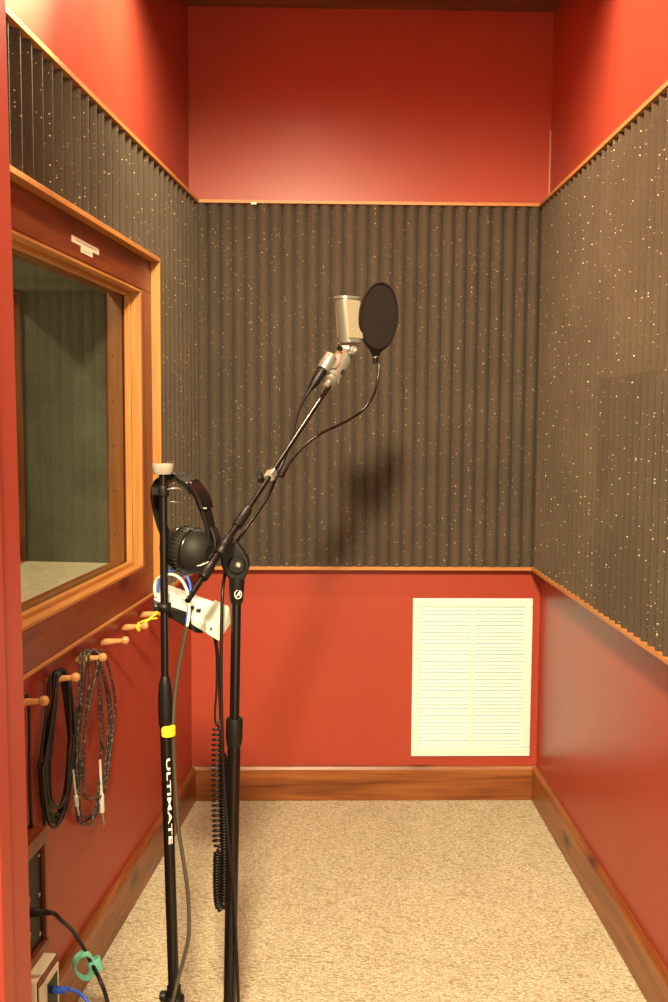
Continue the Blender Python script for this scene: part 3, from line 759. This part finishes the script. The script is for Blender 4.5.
# ------------------------------------------------------------------ white headphone mixer box
YM = 1.815
mx_ = empty('headphone_mixer', at(195, 645, YM), 'cream plastic headphone mixer box clamped behind the straight stand, tilted down to the right', 'audio box')
Mp = lambda x, y, dy=0.0: at(x, y, YM + dy)
body = MB().hexa([Mp(153, 601, -.015), Mp(219.5, 642.5, -.030), Mp(231, 624, .022), Mp(164, 590, .030),
                  Mp(154, 595, -.012), Mp(213, 628, -.028), Mp(229.5, 607, .020), Mp(166, 583, .030)])
body.build('housing', M['cream'], mx_, bevel=.003, seg=3)
ov = MB().hexa([Mp(205, 634, -.034), Mp(219.6, 642.8, -.034), Mp(231.4, 624, .016), Mp(219, 614, .018),
                Mp(203.5, 622, -.032), Mp(214, 628, -.0325), Mp(230.2, 606, .016), Mp(214, 598, .020)])
ov.build('end_cap', M['cream'], mx_, bevel=.004, seg=3)
for x, y in ((192, 607.3), (198.6, 610)): MB().box(Mp(x, y, -.010), .008, .012, .004).build('socket', M['blackmatte'], mx_)
MB().lathe([(.0024, 0), (.0024, .003)], Mp(211.3, 628.6, -.034), V((0, -1, .35)), 10).build('socket', M['blackmatte'], mx_)
MB().hexa([Mp(153, 609, -.020), Mp(196, 633, -.024), Mp(203, 634, .0), Mp(166, 600, .010),
           Mp(152, 600, -.017), Mp(186, 611, -.024), Mp(205, 627, .0), Mp(166, 594, .010)]).build('bracket', M['blackmatte'], mx_, bevel=.002)
mb = MB().lathe([(.0125, -.007), (.0125, .007)], pl(607), pl(600) - pl(620), 20).box(pl(607) + V((-.013, 0, 0)), .012, .018, .012)
mb.build('clamp_collar', M['blackmatte'], mx_)
MB().lathe([(.0022, 0), (.0022, .002)], pl(606) + V((-.0125, -.0125, .003)), V((0, -1, 0)), 10).build('screw', M['chrome'], mx_)
# the white and blue leads looping out of the box
def cable(name, runs, label, cat='cable', group=None):
    """runs: list of (part name, points, radius, material)"""
    allp = [V(p) for r in runs for p in r[1]]
    root = empty(name, V((sum(p.x for p in allp) / len(allp), sum(p.y for p in allp) / len(allp), min(p.z for p in allp))), label, cat, group)
    for nm, pts, r, mat in runs:
        MB().tube(spline(pts, 9), r, 10).build(nm, mat, root)
    return root
join = at(186.5, 626, 1.755)
cable('patch_lead', [('cord', [at(158, 592, 1.80), at(160, 580, 1.79), at(166, 573.5, 1.78), at(172, 569.8, 1.77), at(179, 569, 1.765), at(185, 573.5, 1.76), at(189, 581, 1.757), at(190.6, 590, 1.756), at(189.2, 604, 1.755), at(187.0, 618, 1.756), at(186.0, 626, 1.757)], .0024, M['blue'])],
      'blue lead arching out from behind the stand over the cream mixer box')
cable('patch_lead', [('cord', [at(156, 597, 1.80), at(154.5, 589, 1.80), at(156, 581, 1.80), at(160, 577, 1.79), at(167, 574.6, 1.775), at(174, 575, 1.765), at(181, 579.5, 1.757), at(186, 588, 1.750), at(188.3, 597, 1.748), at(189.2, 610, 1.749), at(188.3, 620, 1.751), at(187.2, 626, 1.753)], .0027, M['whitecable'])],
      'white lead arching out from behind the stand below the blue one')
cable('multicore_cable', [('cord', [at(187.4, 622, 1.7545), at(186.2, 630, 1.755), at(182, 650, 1.757), at(178, 672, 1.757), at(174.6, 700, 1.755), at(173.2, 728, 1.750), at(174.0, 760, 1.757), at(176.5, 800, 1.76), at(178.5, 828, 1.758), at(183, 858, 1.755), at(187.6, 890, 1.75),
      at(189, 915, 1.745), at(188.5, 938, 1.74), at(184, 958, 1.735), at(179, 976, 1.73), at(175, 992, 1.722), at(170, 1015, 1.71), at(162, 1060, 1.66), V((at(158, 1090, 1.6).x, 1.58, .03)), V((-.42, 1.45, .006)), V((-.55, 1.25, .006))], .0036, M['greycable'])],
      'grey cable running down beside the straight stand and through the yellow band')

# ------------------------------------------------------------------ boom stand
YB = 1.80
xb = -.1855
bs = empty('boom_stand', V((xb, YB, 0)), 'black boom microphone stand with its arm raised towards the end wall', 'microphone stand')
Z = lambda y: at(233, y, YB).z
def bz(y): return at(236.6 - 6.6 * (y - 590) / 412, y, YB)
mb = MB(); rod(mb, bz(722), bz(600), .0092); rod(mb, V((bz(1096).x, YB, .03)), bz(740), .0122)
mb.build('pole', M['black'], bs)
a, b = bz(746), bz(718)
MB().lathe(rings(a, b, [(.0128, 0), (.0138, .06), (.0158, .28), (.0158, .92), (.0148, 1)]), a, b - a, 26).build('clutch', M['blackmatte'], bs)
a, b = bz(603), bz(577)
MB().lathe(rings(a, b, [(.0108, 0), (.0128, .10), (.0138, .5), (.0150, 1)]), a, b - a, 26).build('swivel_neck', M['blackmatte'], bs)
MB().lathe([(.128, .0), (.131, .006), (.128, .014), (.10, .022), (.04, .032), (.018, .042), (.0165, .060)], V((bz(1096).x, YB, .002)), V((0, 0, 1)), 48).build('base', M['blackmatte'], bs)
pyo = [(224, 547), (232, 541), (238, 544), (244, 552), (248.3, 560), (249, 567), (247, 574), (243.5, 581), (230.5, 581), (225, 575), (221.5, 567), (220, 557)]
MB().prism([at(x, y, YB - .012) for x, y in pyo], (0, .027, 0)).build('joint', M['blackmatte'], bs, bevel=.004, seg=3)
MB().lathe([(.0165, 0), (.0165, .003), (.0135, .006)], at(237, 565, YB - .012), V((0, -1, 0)), 28).build('joint_disc', M['blackmatte'], bs)
MB().lathe([(.0055, 0), (.0055, .002), (.0035, .0045), (.001, .005)], at(238.2, 565, YB - .018), V((0, -1, 0)), 16).build('pivot_screw', M['chrome'], bs)
# round badge on the neck
bc = bz(593) + V((.0040, -.0138, 0)); bn = V((.25, -.97, 0)).normalized(); bu = V((.97, .25, 0)).normalized(); bw_ = V((0, 0, 1))
bd = MB(); R1 = .0078
ringp = [bc + bn * .0012 + bu * (R1 * .80 * math.cos(t)) + bw_ * (R1 * math.sin(t)) for t in [math.radians(100 + 12 * k) for k in range(28)]]
bd.tube(ringp, .0007, 6)
bd.prism([bc + bn * .0004 + bu * x + bw_ * z for x, z in ((-.0042, -.0044), (.0030, .0066), (.0036, -.0034), (.0018, -.0006))], bn * .0012)
bd.build('badge', M['print'], bs)
# arm: depth grows from the tail to the tip
def ap(x, y, dy=0.0): return at(x, y, 1.752 + (x - 222) * .0037 + dy)
arm0, arm1 = ap(187.5, 601), ap(328, 388)
def on(t): return arm0 * (1 - t) + arm1 * t
adir = (arm1 - arm0).normalized()
def tx(x):
    lo, hi = -.3, 1.3                      # parameter whose projection has column x
    for _ in range(40):
        m = (lo + hi) / 2; c = R3.transposed() @ (on(m) - CAM); u = 334 + F * c.x / -c.z
        if u < x: lo = m
        else: hi = m
    return on(m)
arm = MB(); rod(arm, tx(187.5), tx(212), .0050); rod(arm, tx(210), tx(243), .0066); rod(arm, tx(240), tx(329), .0048)
arm.build('boom_arm', M['black'], bs)
MB().lathe([(.0050, 0), (.0052, .004)], tx(187.3), adir, 16)
g = MB()
for x0, x1, r in ((202.5, 211.5, .0092), (236.5, 248.5, .0098)):
    a, b = tx(x0), tx(x1); g.lathe(rings(a, b, [(r * .86, 0), (r, .08), (r, .8), (r * .88, .86), (r * .8, 1)]), a, b - a, 22)
    g.build('boom_collar', M['blackmatte'], bs); g = MB()
# saddle between arm and joint
MB().tube([tx(218), tx(229)], .0092, 16).build('boom_saddle', M['blackmatte'], bs)

# ------------------------------------------------------------------ microphone
mic = empty('microphone', ap(328, 388), 'silver side address studio microphone on the tip of the boom arm', 'microphone')
hd = V((tx(345) - tx(325))).normalized()
a = at(328.5, 382, 2.15); b = at(346, 354, 2.20); hd = (b - a).normalized(); hl = (b - a).length
MB().lathe([(.0125, 0), (.0160, .001), (.0165, .007), (.0150, .008), (.0150, .010), (.0205, .012), (.0214, .016), (.0214, hl - .003), (.0190, hl)], a, hd, 34).build('mount_barrel', M['silver'], mic)
MB().lathe([(.0070, -.016), (.0070, .002)], a, hd, 16).build('thread_adapter', M['chrome'], mic)
MB().box(at(342.5, 371.5, 2.15), .006, .006, .012, (V((1, 0, 0)), V((0, 1, 0)), hd)).build('side_button', M['blackmatte'], mic)
a2 = at(322.5, 370, 2.135); b2 = at(331.5, 355.5, 2.15); h2 = (b2 - a2).normalized()
MB().lathe([(.0135, 0), (.0142, .001), (.0142, (b2 - a2).length - .002), (.0125, (b2 - a2).length)], a2, h2, 26).build('connector_socket', M['silver'], mic)
MB().box((a2 + b2) / 2 + V((.016, .006, -.004)), .016, .012, .020, (V((1, 0, 0)), V((0, 1, 0)), hd)).build('socket_bridge', M['silver'], mic)
# swivel
sw = at(352, 351, 2.165)
MB().lathe([(.0088, -.016), (.0088, .016), (.0070, .018)], sw, V((.25, -1, .1)), 22).box(at(344.5, 350.5, 2.19), .020, .012, .020).build('swivel_block', M['silver'], mic)
MB().lathe([(.0062, 0), (.0062, .003), (.0042, .0045), (.0042, .003), (.0001, .003)], sw + V((.25, -1, .1)).normalized() * .017, V((.25, -1, .1)), 20).build('swivel_screw', M['chrome'], mic)
MB().lathe([(.004, 0), (.006, .002), (.006, .007)], at(341, 348.5, 2.165), V((-.6, -1, 0)), 14).build('lock_nut', M['blackmatte'], mic)
# body: flattened cylinder, flat grille turned to the right
gn = V((.52, -.85, 0)).normalized(); gs = V((.85, .52, 0)).normalized()
mb0, mb1 = at(350.5, 343, 2.195), at(347, 297, 2.195); mdir = (mb1 - mb0).normalized(); mh = (mb1 - mb0).length
def sect(rx, ry, n_=40, p=2.8):
    out = []
    for k in range(n_):
        th = 2 * math.pi * k / n_; c, s_ = math.cos(th), math.sin(th)
        out.append((rx * math.copysign(abs(c) ** (2 / p), c), ry * math.copysign(abs(s_) ** (2 / p), s_)))
    return out
def loft(mb, levels, c0, d, n_=40, p=2.8):
    vs = []
    for h, rx, ry in levels:
        for x, y in sect(rx, ry, n_, p): vs.append(c0 + d * h + gs * x + gn * y)
    fs = [(i * n_ + k, i * n_ + (k + 1) % n_, (i + 1) * n_ + (k + 1) % n_, (i + 1) * n_ + k) for i in range(len(levels) - 1) for k in range(n_)]
    fs += [tuple(range(n_))[::-1], tuple(range((len(levels) - 1) * n_, len(levels) * n_))]
    return mb.add(vs, fs, True)
loft(MB(), [(-.001, .020, .016), (.0, .0232, .0200), (.004, .0248, .0215), (mh - .006, .0255, .0225)], mb0, mdir).build('body', M['silver'], mic)
loft(MB(), [(mh - .006, .0255, .0225), (mh - .0055, .0285, .0250), (mh - .001, .0285, .0250), (mh, .0265, .023)], mb0, mdir).build('top_rim', M['silver'], mic)
gc = mb0 + mdir * (mh * .50) + gn * .0218 - gs * .0015
MB().box(gc + gs * .001, .040, .004, mh * .83, (gs, gn, mdir)).build('grille', M['grille'], mic, bevel=.0025)
gb = mb0 + mdir * (mh * .52) - gn * .0225
MB().box(gb, .036, .004, mh * .80, (gs, gn, mdir)).build('grille', M['grille'], mic, bevel=.0025)
# ------------------------------------------------------------------ microphone cable
ca, cb_ = at(305.5, 396.5, 2.12), at(322.8, 369.5, 2.135)
mc = cable('microphone_cable', [('cord', [at(305.5, 396.5, 2.12), at(300, 408, 2.105), at(295, 424, 2.08), at(291, 440, 2.05), at(285.5, 456, 2.02), at(278, 473, 1.975), at(270, 492, 1.95), at(262, 506, 1.92), at(253, 519, 1.89), at(243, 533, 1.845), at(234, 547, 1.84), at(228, 562, 1.835),
      at(224.5, 577, 1.80), at(222.2, 598, 1.774), at(221.3, 640, 1.772), at(221.2, 690, 1.775), at(222.4, 740, 1.775), at(224, 780, 1.785), at(227.5, 830, 1.781), at(230.5, 862, 1.782), at(234, 900, 1.784), at(236, 940, 1.786), at(237.8, 985, 1.783), at(239, 1030, 1.77), V((-.165, 1.74, .10)), V((-.10, 1.62, .006)), V((.05, 1.45, .006))], .0031, M['rubber'])],
      'thin black microphone cable running down the boom arm and the boom stand pole')
pd = (cb_ - ca); MB().lathe([(.0036, 0), (.0052, pd.length * .25), (.0066, pd.length * .32), (.0105, pd.length * .62), (.0112, pd.length * .95), (.0105, pd.length)], ca, pd, 20).build('connector', M['blackmatte'], mc)
# ------------------------------------------------------------------ pop filter
YP = 2.235
pf = empty('pop_filter', at(379, 352, YP), 'round black mesh pop filter on a gooseneck, in front of the silver microphone', 'pop filter')
pc = at(379, 317, YP); pn = V((.80, -.58, -.10)).normalized(); pu = V((0, 0, 1)); pu = (pu - pn * pu.dot(pn)).normalized(); ps = pu.cross(pn)
Rp = .0735
rp = [pc + ps * (Rp * math.cos(t)) + pu * (Rp * math.sin(t)) for t in [2 * math.pi * k / 56 for k in range(56)]]
MB().tube(rp, .0036, 10, closed=True).build('hoop', M['hoop'], pf)
MB().lathe([(Rp - .001, -.0018), (Rp - .001, -.0012)], pc, pn, 56, False).build('mesh_disc', M['nylon'], pf)
MB().lathe([(Rp - .001, .0012), (Rp - .001, .0018)], pc, pn, 56, False).build('mesh_disc', M['nylon'], pf)
bt = pc - pu * (Rp + .002)
MB().prism([bt + ps * x + pu * z - pn * .005 for x, z in ((-.036, .014), (-.012, -.004), (-.009, -.012), (.009, -.012), (.012, -.004), (.036, .014), (.018, .0075), (0, .005), (-.018, .0075))], pn * .010).build('hoop_bracket', M['blackmatte'], pf, bevel=.001)
g0 = bt - pu * .010
gpts = [g0, at(379, 364, YP - .004), at(377.5, 380, YP - .01), at(373, 396, YP - .025), at(364, 409, YP - .05), at(352, 418, YP - .075), at(338, 425.5, YP - .105), at(322, 433, YP - .14), at(308, 443, YP - .17), at(297, 453.5, YP - .195), at(290, 462.5, YP - .215), at(285, 472, YP - .235), at(282.5, 477, YP - .24)]
MB().tube(spline(gpts, 9), .0028, 10).build('gooseneck', M['chrome' if False else 'black'], pf)
MB().lathe([(.0058, 0), (.0058, .005)], g0, -V(pu), 16).build('collar', M['chrome'], pf)
MB().lathe([(.0052, .005), (.0046, .018)], g0, -V(pu), 16).build('grip_sleeve', M['blackmatte'], pf)
ct = tx(270.5); sd = V((1, -.1, .28)).normalized()
MB().box(ct, .017, .017, .019, (sd, sd.cross(adir).normalized(), adir)).build('clamp', M['chrome'], pf, bevel=.002)
MB().tube([ct, gpts[-1]], .0034, 10).build('clamp_arm', M['blackmatte'], pf)
MB().lathe([(.004, .006), (.004, .014), (.0105, .016), (.0105, .024), (.006, .026)], ct, -sd, 10).build('clamp_knob', M['blackmatte'], pf)

# ------------------------------------------------------------------ coiled cord
def helix(path, R, pitch, r, n=9):
    """helix round a polyline"""
    pts = spline(path, 16); ln = [0]
    for i in range(1, len(pts)): ln.append(ln[-1] + (pts[i] - pts[i - 1]).length)
    tot = ln[-1]; out = []; steps = int(tot / pitch * n); j = 0; a = None
    for k in range(steps + 1):
        s_ = tot * k / steps
        while j < len(pts) - 2 and ln[j + 1] < s_: j += 1
        w = (s_ - ln[j]) / max(1e-9, ln[j + 1] - ln[j]); p = pts[j].lerp(pts[j + 1], w); t = (pts[j + 1] - pts[j]).normalized()
        a = t.orthogonal().normalized() if a is None else (a - t * a.dot(t)).normalized()
        b_ = t.cross(a); th = 2 * math.pi * k / n
        e = min(1, k / (n * 1.2), (steps - k) / (n * 1.2))
        out.append(p + (a * math.cos(th) + b_ * math.sin(th)) * R * e)
    return out
YC = 1.83
cc = empty('coiled_cord', at(216, 908, YC), 'black coiled cord hanging in a long loop beside the boom stand pole', 'cable')
MB().tube(spline([at(213.5, 634, YM + .015), at(216, 648, YC - .01), at(216.8, 665, YC), at(216.5, 690, YC), at(215, 712, YC), at(215.5, 722, YC), at(218, 724, YC), at(220, 716, YC + .006), at(219, 690, YC + .01), at(218.6, 660, YC + .005), at(215.5, 634, YM + .02)], 8), .0021, 8).build('straight_lead', M['rubber'], cc)
h1 = helix([at(217, 724, YC), at(216.5, 760, YC), at(216.5, 800, YC), at(217.5, 850, YC)], .0080, .0098, .0022, 9)
h2_ = helix([at(217.5, 850, YC), at(217, 880, YC), at(217.8, 900, YC), at(220.5, 908, YC + .004), at(223.8, 900, YC + .008), at(224.5, 870, YC + .012), at(224.2, 830, YC + .014), at(223.5, 790, YC + .015), at(223, 752, YC + .015)], .0068, .0056, .0022, 8)
MB().tube(h1 , .0021, 6).tube(h2_, .0021, 6).build('coil', M['graycoil'], cc)

# ------------------------------------------------------------------ light
def point(name, loc, power, color, radius):
    l = bpy.data.lights.new(name, 'POINT'); l.energy = power; l.color = color; l.shadow_soft_size = radius
    o = bpy.data.objects.new(name, l); col.objects.link(o); o.location = loc; return o
def area(name, loc, tgt, power, color, sx, sy, spread=math.pi):
    l = bpy.data.lights.new(name, 'AREA'); l.energy = power; l.color = color; l.shape = 'RECTANGLE'; l.size = sx; l.size_y = sy; l.spread = spread
    o = bpy.data.objects.new(name, l); col.objects.link(o); o.location = loc
    o.rotation_euler = (V(tgt) - V(loc)).to_track_quat('-Z', 'Y').to_euler(); return o
WARM = (1.0, .80, .50)
def spot(name, loc, tgt, power, color, radius, deg, blend):
    l = bpy.data.lights.new(name, 'SPOT'); l.energy = power; l.color = color; l.shadow_soft_size = radius; l.spot_size = math.radians(deg); l.spot_blend = blend
    o = bpy.data.objects.new(name, l); col.objects.link(o); o.location = loc
    o.rotation_euler = (V(tgt) - V(loc)).to_track_quat('-Z', 'Y').to_euler(); return o
spot('hall_spotlight', (-.07, -.30, 2.56), (.25, 3.2, .15), 930, WARM, .12, 84, 1.0)
point('ceiling_lamp', (-.08, YS - .035, 2.56), 100, (1.0, .84, .56), .05)
spot('wall_washer', (-.34, 2.15, 2.62), (-.66, 1.85, 2.33), 900, (1.0, .90, .66), .03, 78, 1.0)
point('control_room_lamp', (-2.0, 1.55, 2.55), 95, (1.0, .88, .62), .05)
w = bpy.data.worlds.new('world'); sc.world = w; w.use_nodes = True
w.node_tree.nodes['Background'].inputs['Color'].default_value = (1.0, .80, .52, 1)
w.node_tree.nodes['Background'].inputs['Strength'].default_value = 3.0
sc.view_settings.view_transform = 'Standard'; sc.view_settings.look = 'None'
sc.view_settings.exposure = 0.0; sc.view_settings.gamma = 1.0; sc.view_settings.use_curve_mapping = False
